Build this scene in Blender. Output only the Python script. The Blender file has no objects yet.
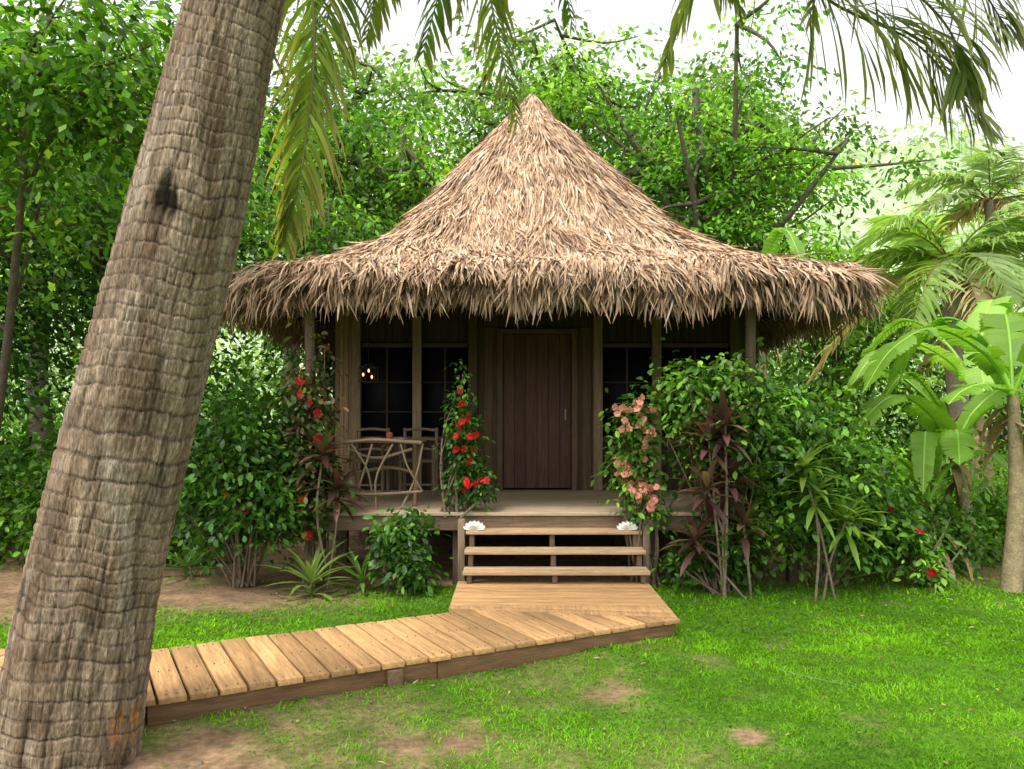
import bpy, math
import numpy as np
from mathutils import Vector
R=np.random.default_rng(11)
scene=bpy.context.scene
Z=np.array([0,0,1.0])
def nz(v):
    v=np.asarray(v,float); return v/np.maximum(np.linalg.norm(v,axis=-1,keepdims=True),1e-9)
# ---------------------------------------------------------------- noise
def vnoise(x,y,seed=0):
    x=np.asarray(x,float);y=np.asarray(y,float)
    xi=np.floor(x);yi=np.floor(y);fx=x-xi;fy=y-yi
    def h(a,b):
        s=np.sin(a*127.1+b*311.7+seed*74.7)*43758.5453
        return s-np.floor(s)
    fx=fx*fx*(3-2*fx);fy=fy*fy*(3-2*fy)
    return (h(xi,yi)*(1-fx)+h(xi+1,yi)*fx)*(1-fy)+(h(xi,yi+1)*(1-fx)+h(xi+1,yi+1)*fx)*fy
def fbm(x,y,seed=0,o=4):
    s=0;a=.5
    for i in range(o):
        s=s+a*vnoise(x*2**i,y*2**i,seed+i);a*=.5
    return s/(1-.5**o)
# ---------------------------------------------------------------- materials
def mat_col(name,rough=.6,spec=.3,trans=0,nscale=6,namt=.25,bump=0,bscale=None,stretch=None,loc=False,fine=0):
    m=bpy.data.materials.new(name);m.use_nodes=True;nt=m.node_tree;N=nt.nodes;Lk=nt.links
    b=N['Principled BSDF'];out=N['Material Output']
    a=N.new('ShaderNodeAttribute');a.attribute_name='Col';col=a.outputs['Color']
    if namt or bump:
        if loc:
            c=N.new('ShaderNodeAttribute');c.attribute_name='loc';vec=c.outputs['Vector']
        else:
            c=N.new('ShaderNodeTexCoord');vec=c.outputs['Object']
        mp=N.new('ShaderNodeMapping');mp.inputs['Scale'].default_value=stretch or (1,1,1)
        Lk.new(vec,mp.inputs['Vector'])
    for sc,am,dt in ((nscale,namt,5),(nscale*7,fine,3)):
        if not am: continue
        n=N.new('ShaderNodeTexNoise');n.inputs['Scale'].default_value=sc;n.inputs['Detail'].default_value=dt;n.inputs['Roughness'].default_value=.65
        Lk.new(mp.outputs[0],n.inputs['Vector'])
        r=N.new('ShaderNodeMapRange');r.inputs['From Min'].default_value=.3;r.inputs['From Max'].default_value=.7
        r.inputs['To Min'].default_value=1-am;r.inputs['To Max'].default_value=1+am
        Lk.new(n.outputs['Fac'],r.inputs['Value'])
        v=N.new('ShaderNodeVectorMath');v.operation='SCALE'
        Lk.new(col,v.inputs[0]);Lk.new(r.outputs[0],v.inputs['Scale']);col=v.outputs[0]
    Lk.new(col,b.inputs['Base Color'])
    b.inputs['Roughness'].default_value=rough;b.inputs['Specular IOR Level'].default_value=spec
    if bump:
        n3=N.new('ShaderNodeTexNoise');n3.inputs['Scale'].default_value=bscale or nscale*3;n3.inputs['Detail'].default_value=5
        Lk.new(mp.outputs[0],n3.inputs['Vector'])
        bp=N.new('ShaderNodeBump');bp.inputs['Strength'].default_value=bump;bp.inputs['Distance'].default_value=.02
        Lk.new(n3.outputs['Fac'],bp.inputs['Height']);Lk.new(bp.outputs[0],b.inputs['Normal'])
    if trans:
        t=N.new('ShaderNodeBsdfTranslucent');g=N.new('ShaderNodeVectorMath');g.operation='MULTIPLY'
        g.inputs[1].default_value=(1.6,1.75,.65)
        Lk.new(col,g.inputs[0]);Lk.new(g.outputs[0],t.inputs['Color'])
        mx=N.new('ShaderNodeMixShader');mx.inputs[0].default_value=trans
        Lk.new(b.outputs[0],mx.inputs[1]);Lk.new(t.outputs[0],mx.inputs[2]);Lk.new(mx.outputs[0],out.inputs['Surface'])
    return m
M_leaf=mat_col('leaf_green',.5,.3,.42,namt=0)
M_leafg=mat_col('leaf_glossy',.4,.35,.3,namt=0)
M_grass=mat_col('grass_blade',.65,.15,.38,namt=0)
M_petal=mat_col('petal',.5,.3,.3,namt=0)
M_thatch=mat_col('thatch',.85,.15,0,11,.3)
M_wood=mat_col('wood',.7,.25,0,3,.35,.25,stretch=(1,14,14),loc=True,fine=.22)
M_bark=mat_col('bark',.9,.15,0,9,.3,.6,30,fine=.3)
M_pbark=mat_col('palm_bark',.92,.12,0,9,.3,.9,30,stretch=(2.4,2.4,.5),fine=.45)
M_ground=mat_col('soil_and_turf',.95,.1,0,3,.25,.8,25,fine=.35)
M_shell=mat_col('shell_white',.45,.4,0,20,.12,.2,40)
M_hill=mat_col('hill_haze_green',.9,.1,0,.3,.2,.5,1,fine=.2)
def simple(name,c,rough=.5,emis=None,es=0,spec=.5):
    m=bpy.data.materials.new(name);m.use_nodes=True;b=m.node_tree.nodes['Principled BSDF']
    b.inputs['Base Color'].default_value=(*c,1);b.inputs['Roughness'].default_value=rough;b.inputs['Specular IOR Level'].default_value=spec
    if emis: b.inputs['Emission Color'].default_value=(*emis,1);b.inputs['Emission Strength'].default_value=es
    return m
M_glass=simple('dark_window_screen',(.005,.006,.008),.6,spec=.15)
M_bulb=simple('lit_bulb',(1,.7,.4),.4,(1,.42,.12),3)
# ---------------------------------------------------------------- mesh accumulator
def empty(name,loc=(0,0,0)):
    e=bpy.data.objects.new(name,None);e.location=(0,0,0);scene.collection.objects.link(e);return e
class Mb:
    def __init__(s): s.V=[];s.F=[];s.C=[];s.Lc=[];s.n=0
    def add(s,V,F,C,loc=None):
        V=np.asarray(V,float).reshape(-1,3);F=np.asarray(F,int).reshape(-1,4)
        C=np.asarray(C,float)
        if C.ndim==1: C=np.tile(C,(len(V),1))
        s.V.append(V);s.F.append(F+s.n);s.C.append(C);s.Lc.append(V if loc is None else loc);s.n+=len(V)
    def build(s,name,mat,parent=None,smooth=False,bevel=0):
        V=np.concatenate(s.V);F=np.concatenate(s.F);C=np.concatenate(s.C);L=np.concatenate(s.Lc)
        me=bpy.data.meshes.new(name);me.vertices.add(len(V));me.vertices.foreach_set('co',V.ravel())
        me.loops.add(F.size);me.loops.foreach_set('vertex_index',F.ravel().astype(np.int32))
        me.polygons.add(len(F));me.polygons.foreach_set('loop_start',(np.arange(len(F))*4).astype(np.int32))
        me.polygons.foreach_set('loop_total',np.full(len(F),4,np.int32))
        if smooth: me.polygons.foreach_set('use_smooth',np.ones(len(F),bool))
        me.update(calc_edges=True)
        a=me.attributes.new('Col','FLOAT_COLOR','POINT')
        a.data.foreach_set('color',np.hstack([C,np.ones((len(C),1))]).ravel())
        a=me.attributes.new('loc','FLOAT_VECTOR','POINT');a.data.foreach_set('vector',L.ravel())
        me.materials.append(mat)
        o=bpy.data.objects.new(name,me);scene.collection.objects.link(o)
        if parent: o.parent=parent
        if bevel:
            b=o.modifiers.new('bevel','BEVEL');b.width=bevel;b.segments=2;b.limit_method='ANGLE'
        return o
def strips(mb,P,D0,D1,S,L,W,prof,col,tipcol=None,fold=0):
    P=np.asarray(P,float);N=len(P);prof=np.asarray(prof,float);K=len(prof)-1
    D0=nz(np.broadcast_to(D0,(N,3)));D1=nz(np.broadcast_to(D1,(N,3)));S=np.broadcast_to(S,(N,3))
    L=np.broadcast_to(L,(N,));W=np.broadcast_to(W,(N,));col=np.broadcast_to(col,(N,3))
    pos=[P];dirs=[D0]
    for k in range(K):
        u=(k+.5)/K;d=nz(D0*(1-u)+D1*u);pos.append(pos[-1]+d*(L/K)[:,None]);dirs.append(d)
    cols=3 if fold else 2
    V=np.zeros((N,K+1,cols,3));C=np.zeros((N,K+1,cols,3))
    for k in range(K+1):
        d=dirs[k];s=nz(S-d*np.sum(S*d,-1,keepdims=True));w=(W*prof[k]/2)[:,None]
        if fold:
            n=np.cross(s,d);n=n*np.sign(n[:,2:3]+1e-6)
            V[:,k,0]=pos[k]-s*w+n*w*fold;V[:,k,1]=pos[k];V[:,k,2]=pos[k]+s*w+n*w*fold
        else:
            V[:,k,0]=pos[k]-s*w;V[:,k,1]=pos[k]+s*w
        c=col if tipcol is None else col*(1-(k/K)**2)+np.broadcast_to(tipcol,(N,3))*(k/K)**2
        C[:,k,:]=c[:,None,:]
    base=(np.arange(N)*(K+1)*cols)[:,None,None]
    F=[]
    for k in range(K):
        for c in range(cols-1):
            F.append(np.stack([base[:,0,0]+k*cols+c,base[:,0,0]+k*cols+c+1,base[:,0,0]+(k+1)*cols+c+1,base[:,0,0]+(k+1)*cols+c],-1))
    mb.add(V.reshape(-1,3),np.concatenate(F),C.reshape(-1,3))
def cr(pts,n):
    p=np.asarray(pts,float);p=np.vstack([2*p[0]-p[1],p,2*p[-1]-p[-2]])
    m=len(p)-3;t=np.linspace(0,m-1e-6,n);i=t.astype(int);f=(t-i)[:,None]
    a,b,c,d=p[i],p[i+1],p[i+2],p[i+3]
    return .5*((2*b)+(-a+c)*f+(2*a-5*b+4*c-d)*f**2+(-a+3*b-3*c+d)*f**3)
def tube(mb,pts,rad,col,seg=8):
    pts=np.asarray(pts,float);n=len(pts);rad=np.broadcast_to(rad,(n,))
    T=nz(np.gradient(pts,axis=0));ref=np.array([0,1.,0]) if abs(T[0][1])<.8 else np.array([1.,0,0])
    s=nz(np.cross(T,ref));u=np.cross(s,T);a=np.arange(seg)*2*np.pi/seg
    V=pts[:,None]+rad[:,None,None]*(s[:,None]*np.cos(a)[None,:,None]+u[:,None]*np.sin(a)[None,:,None])
    i=np.arange(n-1)[:,None]*seg;j=np.arange(seg)[None];jn=(j+1)%seg
    F=np.stack([i+j,i+jn,i+seg+jn,i+seg+j],-1).reshape(-1,4)
    d=np.concatenate([[0],np.cumsum(np.linalg.norm(np.diff(pts,axis=0),axis=1))])
    o=R.random(3)*50
    loc=np.stack(np.broadcast_arrays(d[:,None]+o[0],rad[:,None]*np.cos(a)+o[1],rad[:,None]*np.sin(a)+o[2]),-1).reshape(-1,3)
    Vf=V.reshape(-1,3)
    mb.add(Vf,F,col,loc)
    for e in (0,n-1):
        ring=V[e];k=len(ring)//2-1
        q=[[ (m),(m+1),(len(ring)-2-m),(len(ring)-1-m)] for m in range(k)]
        mb.add(ring,q,col,loc.reshape(n,seg,3)[e])
BF=[[0,1,3,2],[4,6,7,5],[0,4,5,1],[2,3,7,6],[0,2,6,4],[1,5,7,3]]
def box(mb,lo,hi,col,vary=.15,axis=None):
    lo=np.array(lo,float);hi=np.array(hi,float)
    V=np.array([[ (lo,hi)[i][0],(lo,hi)[j][1],(lo,hi)[k][2]] for i in(0,1) for j in (0,1) for k in (0,1)])
    ax=int(np.argmax(hi-lo)) if axis is None else axis
    L=V-lo;L=np.roll(L,-ax,axis=1)+R.random(3)*40
    c=np.array(col)*(1+R.uniform(-vary,vary))
    mb.add(V,BF,c,L)
def prism(mb,q,z0,z1,col,vary=.15):
    q=np.array(q,float)
    V=[]
    for i in range(4):
        for z in (z0,z1): V.append([q[i][0],q[i][1],z])
    V=np.array(V)
    F=[[0,2,3,1],[2,4,5,3],[4,6,7,5],[6,0,1,7],[0,6,4,2],[1,3,5,7]]
    ln=nz(q[3]-q[0]);wd=np.array([-ln[1],ln[0]])
    xy=V[:,:2]-q[0]
    L=np.stack([xy@ln,xy@wd,V[:,2]],-1)+R.random(3)*40
    mb.add(V,F,np.array(col)*(1+R.uniform(-vary,vary)),L)
# ---------------------------------------------------------------- camera / light
cam=bpy.data.cameras.new('camera');co=bpy.data.objects.new('camera',cam);scene.collection.objects.link(co)
co.location=(0,0,1.7);co.rotation_euler=(math.radians(90),0,0)
cam.lens=28;cam.sensor_width=36;cam.shift_y=.0347;cam.clip_end=1500;scene.camera=co
EL=62;AZ=215
s=Vector((math.cos(math.radians(EL))*math.sin(math.radians(AZ)),math.cos(math.radians(EL))*math.cos(math.radians(AZ)),math.sin(math.radians(EL))))
sl=bpy.data.lights.new('sun','SUN');sl.energy=2.1;sl.angle=math.radians(10);sl.color=(1,.94,.82)
so=bpy.data.objects.new('sun',sl);so.rotation_euler=s.to_track_quat('Z','Y').to_euler();so.location=(0,0,30);scene.collection.objects.link(so)
w=bpy.data.worlds.new('World');scene.world=w;w.use_nodes=True;nt=w.node_tree
bg=nt.nodes['Background'];sk=nt.nodes.new('ShaderNodeTexSky');sk.sky_type='NISHITA';sk.sun_disc=False
sk.sun_elevation=math.radians(EL);sk.sun_rotation=math.radians(AZ);sk.dust_density=4;sk.air_density=1.2
hs=nt.nodes.new('ShaderNodeHueSaturation');hs.inputs['Saturation'].default_value=.08;hs.inputs['Value'].default_value=2.5
nt.links.new(sk.outputs[0],hs.inputs['Color']);nt.links.new(hs.outputs[0],bg.inputs['Color']);bg.inputs['Strength'].default_value=.15
scene.view_settings.view_transform='Standard';scene.view_settings.look='None';scene.view_settings.exposure=0
# ---------------------------------------------------------------- ground
def ghz(x,y):
    return (fbm(x*.6,y*.6,3)-.5)*.07+np.maximum(0,y-22)*.03+(fbm(x*3,y*3,9)-.5)*.03
def dirt(x,y):
    n=fbm(x*2.2,y*2.2,21);n2=fbm(x*7,y*7,5);n3=fbm(x*3.1,y*3.1,55)
    m=np.zeros_like(x)
    for (a,b,r,q) in [(.61,4.97,.2,1.1),(1.27,4.27,.09,1.2),(-.62,4.2,.24,1.1),(-.25,4.25,.2,1.0),(-1.5,4.0,.6,1.2),(-1.2,3.7,.6,1.1),(-2.2,4.2,.6,1.1),(.1,3.7,.4,.6),
                      (-.6,3.5,.7,.9),(1.4,5.6,.12,.7),(2.1,6.0,.15,.5),(.9,6.1,.3,.5),(-1,4.7,.5,.7),(.2,5.4,.6,.5),(.8,4.0,.4,.4)]:
        dd=((x-a)/r)**2+((y-b)/(r*1.2))**2
        m=np.maximum(m,q*np.exp(-dd*.8))
    m=m*(.15+1.0*n2+.9*(n3-.3))
    back=1/(1+np.exp(-(y-7.35-(x+1)*.25*(x<1)-.8*(n-.5))*5))*(x<-.6)/(1+np.exp((x+1.5)*3))
    under=(y>8.25)*1.0*(x>-2.6)*(x<3.6)
    left=(x<-2.7)*(y<6)*.6*n2*1.4
    far=(y>9.0)*.8*(n2+.3)
    b2=1/(1+np.exp(-(y-8.25)*6))*.8*(x>1.3)
    m=np.maximum.reduce([m,back*(.6+.8*n),under,left,far,b2])
    m=m+np.clip((fbm(x*4.2,y*4.2,77)-.62)*4,0,1)*.4
    return np.clip(m,0,1)
def axis(a,b,n,far):
    c=np.linspace(a,b,n);g=np.geomspace(.3,far,26)
    return np.concatenate([a-g[::-1],c,b+g])
xs=axis(-7,7,330,400);ys=axis(1.5,12,280,500)
X,Y=np.meshgrid(xs,ys);X=X.ravel();Y=Y.ravel();nx=len(xs);ny=len(ys)
D=dirt(X,Y);n=fbm(X*1.3,Y*1.3,41)[:,None]
cg=np.array([.062,.15,.009])*(.6+.7*n);n8=fbm(X*9,Y*9,8)[:,None]
cd=np.array([.23,.145,.085])*(.5+.9*n8)
C=cg*(1-D[:,None])+cd*D[:,None]
i=np.arange(ny-1)[:,None]*nx;j=np.arange(nx-1)[None]
F=np.stack([i+j,i+j+1,i+nx+j+1,i+nx+j],-1).reshape(-1,4)
mb=Mb();mb.add(np.stack([X,Y,ghz(X,Y)],-1),F,C);mb.build('ground',M_ground,smooth=True)
# grass
mb=Mb()
def grass(N,x0,x1,y0,y1,l0,l1,w):
    x=R.uniform(x0,x1,N);y=y0+(y1-y0)*R.random(N)**1.25
    d=dirt(x,y);k=(R.random(N)>d*1.2)&(np.abs(x)<y*.72+.4)
    x=x[k];y=y[k];N=len(x);cl=fbm(x*2.5,y*2.5,15);hl=np.clip((fbm(x*1.1,y*1.1,61)-.5)*1.9+.5,0,1);h2=np.clip((fbm(x*6,y*6,62)-.5)*2.6+.5,0,1)
    P=np.stack([x,y,ghz(x,y)-.004],-1);a=R.uniform(0,6.283,N)
    h=np.stack([np.cos(a),np.sin(a),np.zeros(N)],-1)
    L=R.uniform(l0,l1,N)*(.4+.6*cl+.7*h2)
    c=np.array([.100,.262,.006])*(.65+.7*R.random(N)[:,None])*(.50+.55*hl[:,None]+.5*h2[:,None])
    c=c*(1+np.array([.30,.08,0])*hl[:,None])
    yel=(R.random(N)<.04)[:,None];c=np.where(yel,c*np.array([1.9,1.15,2.5]),c)
    strips(mb,P,Z+h*.5,Z*.35+h,np.cross(h,Z)+.2*R.normal(size=(N,3)),L,w*R.uniform(.6,1.4,N)*(.6+y/9),[1,.8,.1],c)
grass(190000,-4.2,5.5,3.2,6.3,.012,.036,.006)
grass(120000,-7,8,5.8,11.5,.018,.05,.009)
N=4000;x=R.uniform(-6,8,N);y=R.uniform(3.5,10,N);k=(fbm(x*1.7,y*1.7,99)>.55)&(dirt(x,y)<.5);x=x[k];y=y[k];N=len(x);a=R.uniform(0,6.28,N);h=np.stack([np.cos(a),np.sin(a),0*a],-1)
strips(mb,np.stack([x,y,ghz(x,y)],-1),Z+h*.3,h+Z*.2,np.cross(h,Z),R.uniform(.04,.08,N),.006,[1,.8,.1],np.array([.11,.26,.015])*R.uniform(.6,1.4,(N,1)))
mb.build('grass',M_grass)
# ---------------------------------------------------------------- bungalow
bung=empty('thatched_bungalow')
RC=np.array([.38,11.5]);AX=3.46;BY=3.42
tt=[0,.03,.09,.20,.38,.52,.64,.74,.84,.93,1.0,1.08];zz=[6.40,6.30,6.02,5.66,4.95,4.38,3.94,3.66,3.48,3.36,3.24,3.12]
def roofp(th,t):
    e=2+6.5*np.clip(t,0,1)**4.0;c=np.cos(th);s_=np.sin(th)
    r=t/(np.abs(c/AX)**e+np.abs(s_/BY)**e)**(1/e)
    x=RC[0]-.10*(1-t)+r*c;y=RC[1]+r*s_
    z=np.interp(t,tt,zz)+.08*(fbm(th*4+20,t*7,31)-.5)*4*t*(1-.5*t)+.06*(fbm(x*1.3+9,y*1.3,36)-.5)
    return np.stack([x,y,z],-1)
def roofframe(th,t):
    p=roofp(th,t);q=roofp(th,t+.03);pq=roofp(th+.01,t)
    nn=nz(np.cross(nz(pq-p),nz(q-p)));nn=nn*np.sign(nn[:,2:3])
    d=nz(nn*nn[:,2:3]-Z);s_=nz(np.cross(nn,d));return p,d,s_,nn
def gridF(nr,nc,wrap=True):
    i=np.arange(nr-1)[:,None]*nc;j=np.arange(nc if wrap else nc-1)[None];jn=(j+1)%nc
    return np.stack([i+j,i+jn,i+nc+jn,i+nc+j],-1).reshape(-1,4)
mb=Mb();nth=200;T=np.linspace(.001,1.0,40);TH,TT=np.meshgrid(np.linspace(0,2*np.pi,nth,endpoint=False),T)
P=roofp(TH.ravel(),TT.ravel());P[:,2]-=.06
mb.add(P,gridF(40,nth),[.17,.11,.065])
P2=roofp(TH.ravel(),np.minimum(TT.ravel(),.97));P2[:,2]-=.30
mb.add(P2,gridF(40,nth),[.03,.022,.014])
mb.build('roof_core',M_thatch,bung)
def tcol(N,lo=.65):
    base=np.array([[.54,.365,.235],[.46,.285,.165],[.66,.48,.34],[.27,.16,.09],[.49,.37,.27]])
    return base[R.choice(5,N,p=[.34,.24,.20,.11,.11])]*R.uniform(lo,1.2,(N,1))
mb=Mb();N=84000
t=np.sqrt(R.uniform(.0001,1,N));t=np.clip(np.round(t*24)/24+R.normal(0,.016,N),.004,1.0)
th=R.uniform(0,2*np.pi,N)
keep=(np.sin(th)<.25)|(R.random(N)<.35);t=t[keep];th=th[keep];N=len(t)
p,d,s_,nn=roofframe(th,t)
tuft=fbm(p[:,0]*5+p[:,2]*3,p[:,1]*5+p[:,2]*2,12)[:,None]
j=R.normal(0,.12,(N,1))+(tuft-.5)*.7;rag=(R.random((N,1))<.24)
D0=d+nn*R.uniform(.0,.14,(N,1))+nn*(tuft-.4)*.25+s_*j;D1=d*.9+nn*np.where(rag,R.uniform(.0,.7,(N,1)),R.uniform(-.25,.1,(N,1)))-Z*.35+s_*j*2
patch=.80+.40*fbm(p[:,0]*1.6+p[:,1],p[:,2]*1.6,6)[:,None]
strips(mb,p+nn*(R.uniform(-.04,.03,(N,1))+(tuft-.5)*.09),D0,D1,s_+nn*R.normal(0,.6,(N,1)),R.uniform(.2,.6,N)*np.clip(.4+t*2,.4,1),R.uniform(.007,.027,N),[.9,1,.8,.15],tcol(N)*patch,tipcol=tcol(N)*.8*patch)
N=1600;th=R.uniform(0,6.28,N);t=R.uniform(.0,.09,N);p,d,s_,nn=roofframe(th,t+.005)
strips(mb,p+Z*R.uniform(-.06,.02,(N,1)),d*.5-Z*.8+s_*R.normal(0,.15,(N,1)),d*.55-Z+nn*R.uniform(-.1,.3,(N,1)),s_+nn*R.normal(0,.4,(N,1)),R.uniform(.12,.32,N),R.uniform(.008,.026,N),[.7,1,.8,.15],tcol(N))
mb.build('roof_thatch',M_thatch,bung)
mb=Mb();N=48000
th=R.uniform(0,2*np.pi,N);t=R.uniform(.87,1.0,N)
keep=(np.sin(th)<.4)|(R.random(N)<.35);t=t[keep];th=th[keep];N=len(t)
p,d,s_,nn=roofframe(th,t)
out=d.copy();out[:,2]=0;out=nz(out)
j=R.normal(0,.15,(N,1));dn=R.uniform(.0,.34,N)*(R.random(N)<.68)
p=p-Z*dn[:,None]+nn*R.uniform(-.02,.07,(N,1))
cx_=p[:,0]*6+p[:,1]*6
clump=.62+.5*vnoise(cx_,t*0,4)+.55*vnoise(cx_*.35,t*0,14)*vnoise(cx_*2.6,t*0,24)
strips(mb,p,out*.9+d*.5+s_*j+Z*.05,-Z+out*R.uniform(-.3,.3,(N,1))+s_*j*1.8+s_*(vnoise(cx_*.8,t*0,44)-.5)[:,None]*.6,s_+out*R.normal(0,.8,(N,1)),R.uniform(.22,.48,N)*clump,R.uniform(.007,.030,N),[.9,1,.95,.8,.15],tcol(N,.55),tipcol=tcol(N)*.6)
mb.build('eave_fringe',M_thatch,bung)
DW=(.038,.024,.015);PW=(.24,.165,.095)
# deck
mb=Mb();zf=.75;y=8.18
while y<10.75:
    box(mb,(-2.2,y,zf-.035),(3.05,y+.135,zf),(.38,.29,.19));y+=.142
mb.build('veranda_floor',M_wood,bung,bevel=.004)
mb=Mb()
box(mb,(-2.2,8.22,.56),(3.05,8.27,.712),(.18,.12,.075))
for yy in (9.4,10.7):
    box(mb,(-2.2,yy,.56),(3.05,yy+.06,.712),DW)
for xx in (-2.1,-.62,1.4,2.9):
    for yy in (8.32,9.5,10.9,12.6,14.2): box(mb,(xx,yy,-.1),(xx+.13,yy+.13,.712 if yy<9 else .555),(.12,.085,.055))
box(mb,(-2.45,10.77,.55),(3.35,14.5,.74),DW)
mb.build('floor_frame',M_wood,bung,bevel=.006)
# walls
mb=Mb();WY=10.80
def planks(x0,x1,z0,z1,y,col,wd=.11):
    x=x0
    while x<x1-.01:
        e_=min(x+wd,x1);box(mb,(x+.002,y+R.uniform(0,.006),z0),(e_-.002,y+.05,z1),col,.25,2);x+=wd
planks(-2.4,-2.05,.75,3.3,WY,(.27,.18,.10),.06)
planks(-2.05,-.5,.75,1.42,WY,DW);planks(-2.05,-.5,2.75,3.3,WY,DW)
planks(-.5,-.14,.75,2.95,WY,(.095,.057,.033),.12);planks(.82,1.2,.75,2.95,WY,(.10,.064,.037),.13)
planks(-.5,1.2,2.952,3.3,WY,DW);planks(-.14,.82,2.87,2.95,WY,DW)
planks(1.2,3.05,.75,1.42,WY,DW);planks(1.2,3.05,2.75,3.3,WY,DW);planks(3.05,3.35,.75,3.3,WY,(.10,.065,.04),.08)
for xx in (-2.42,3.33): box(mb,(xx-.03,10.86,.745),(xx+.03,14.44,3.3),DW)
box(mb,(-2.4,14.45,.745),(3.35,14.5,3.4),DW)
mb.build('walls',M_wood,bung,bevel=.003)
mb=Mb()
for xx,c in ((-2.1,PW),(-1.28,(.28,.20,.125)),(-.53,(.09,.06,.04)),(1.16,(.24,.17,.10)),(1.95,(.22,.155,.095)),(3.0,(.10,.07,.045))):
    box(mb,(xx-.06,WY-.09,.752),(xx+.06,WY-.004,3.1),c,.05)
for x0,x1 in ((-2.03,-1.35),(-1.21,-.60),(1.23,1.88),(2.02,2.93)):
    for zz_ in (1.42,2.68): box(mb,(x0,WY-.05,zz_),(x1,WY-.006,zz_+.06),(.07,.045,.03))
    xm=(x0+x1)/2;box(mb,(xm-.015,WY-.04,1.483),(xm+.015,WY-.008,2.677),(.05,.034,.024))
    for zz_ in (1.8,2.2): box(mb,(x0,WY-.036,zz_),(xm-.018,WY-.012,zz_+.02),(.05,.034,.024));box(mb,(xm+.018,WY-.036,zz_),(x1,WY-.012,zz_+.02),(.05,.034,.024))
mb.build('wall_posts_and_window_frames',M_wood,bung,bevel=.005)
mb=Mb()
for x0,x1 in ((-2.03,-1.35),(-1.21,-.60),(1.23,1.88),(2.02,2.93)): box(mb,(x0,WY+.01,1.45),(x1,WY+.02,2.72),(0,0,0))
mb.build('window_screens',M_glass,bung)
mb=Mb();x=-.12
for k in range(6):
    box(mb,(x+.002,WY-.03+R.uniform(0,.005),.78),(x+.151,WY+.015,2.86),(.088,.046,.032),.2,2);x+=.153
mb.build('door_boards',M_wood,bung,bevel=.004)
mb=Mb()
box(mb,(-.20,WY-.07,.752),(-.125,WY-.02,2.93),(.10,.064,.04));box(mb,(.805,WY-.07,.752),(.88,WY-.02,2.93),(.12,.08,.048));box(mb,(-.122,WY-.07,2.865),(.802,WY-.02,2.93),(.08,.052,.034))
tube(mb,[(.72,WY-.09,1.7),(.72,WY-.09,1.85)],.012,(.3,.25,.2))
mb.build('door_frame',M_wood,bung,bevel=.004)
mb=Mb()
for xx,c in ((-2.12,(.13,.09,.06)),(2.50,(.11,.08,.05))):
    tube(mb,cr([(xx,8.34,.75),(xx+R.uniform(-.03,.03),8.34,1.8),(xx,8.34,2.95)],8),.055,c,10)
tube(mb,[(-2.6,8.36,2.98),(3.5,8.36,2.98)],.055,DW)
for xx in np.arange(-2.7,3.7,.45): tube(mb,[(xx,11,3.25),(xx,8.25,2.95)],.03,DW,6)
mb.build('veranda_posts_and_rafters',M_wood,bung)
# steps
mb=Mb();TC=(.42,.285,.16)
for k,(z,yf) in enumerate(((.59,7.98),(.43,7.74),(.275,7.5))):
    hw=.885
    box(mb,(.42-hw,yf,z-.04),(.42+hw,yf+.125,z),TC,.1);box(mb,(.42-hw,yf+.131,z-.04),(.42+hw,yf+.25,z),TC,.1)
for xx in (-.43,.38,1.22):
    for k,(z,yf) in enumerate(((.59,7.98),(.43,7.74),(.275,7.5))):
        box(mb,(xx,yf+.03,max(z-.2,.152)),(xx+.05,yf+.262-.03*(k>0),z-.043),(.13,.09,.058))
box(mb,(-.545,8.0,-.05),(-.475,8.1,.7),(.22,.155,.095));box(mb,(1.315,8.0,-.05),(1.385,8.1,.7),(.2,.14,.09))
mb.build('entrance_steps',M_wood,bung,bevel=.006)
# lantern
lan=empty('hanging_lantern');mb=Mb();c0=np.array([-1.84,10.2,2.28])
tube(mb,[c0+[0,0,.75],c0+[0,0,.12]],.006,(.03,.025,.02),5)
for r_,z_ in ((.12,-.09),(.12,.09)):
    a=np.linspace(0,2*np.pi,17);tube(mb,np.stack([c0[0]+r_*np.cos(a),c0[1]+r_*np.sin(a),np.full(17,c0[2]+z_)],-1),.008,(.06,.045,.03),5)
for a in np.arange(6)*np.pi/3+.4: tube(mb,[c0+[.12*np.cos(a),.12*np.sin(a),-.09],c0+[.12*np.cos(a),.12*np.sin(a),.09],c0+[0,0,.15]],.006,(.05,.04,.03),5)
mb.build('lantern_frame',M_wood,lan)
mb=Mb()
for dx,dz in ((-.06,.0),(.05,-.03),(.01,.05)):
    tube(mb,[c0+[dx,-.03,dz-.022],c0+[dx,-.03,dz],c0+[dx,-.03,dz+.022]],[.006,.014,.006],(1,.8,.5),8)
mb.build('lantern_bulbs',M_bulb,lan)
# table and chairs
tb=empty('veranda_table');mb=Mb()
for k in range(5): box(mb,(-1.86,8.75+k*.125,1.45),(-1.0,8.87+k*.125,1.48),(.30,.22,.14))
for sx in (-1.78,-1.08):
    for a,b in ((8.8,9.3),(9.3,8.8)): tube(mb,cr([(sx,a,.75),(sx+R.uniform(-.05,.05),(a+b)/2,1.1),(sx,b,1.45)],8),.022,(.26,.18,.11))
tube(mb,cr([(-1.78,9.05,1.1),(-1.4,9.05,1.16),(-1.08,9.05,1.1)],8),.02,(.24,.17,.1))
tube(mb,cr([(-1.8,8.78,1.38),(-1.5,8.77,1.28),(-1.1,8.78,1.38)],8),.016,(.28,.2,.12))
mb.build('table_top_and_legs',M_wood,tb)
mb=Mb()
for px_,py_ in ((-1.55,8.95),(-1.25,8.9)): tube(mb,[(px_,py_,1.482),(px_,py_,1.49),(px_,py_,1.50)],[.05,.08,.09],(.7,.68,.62),14)
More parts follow.
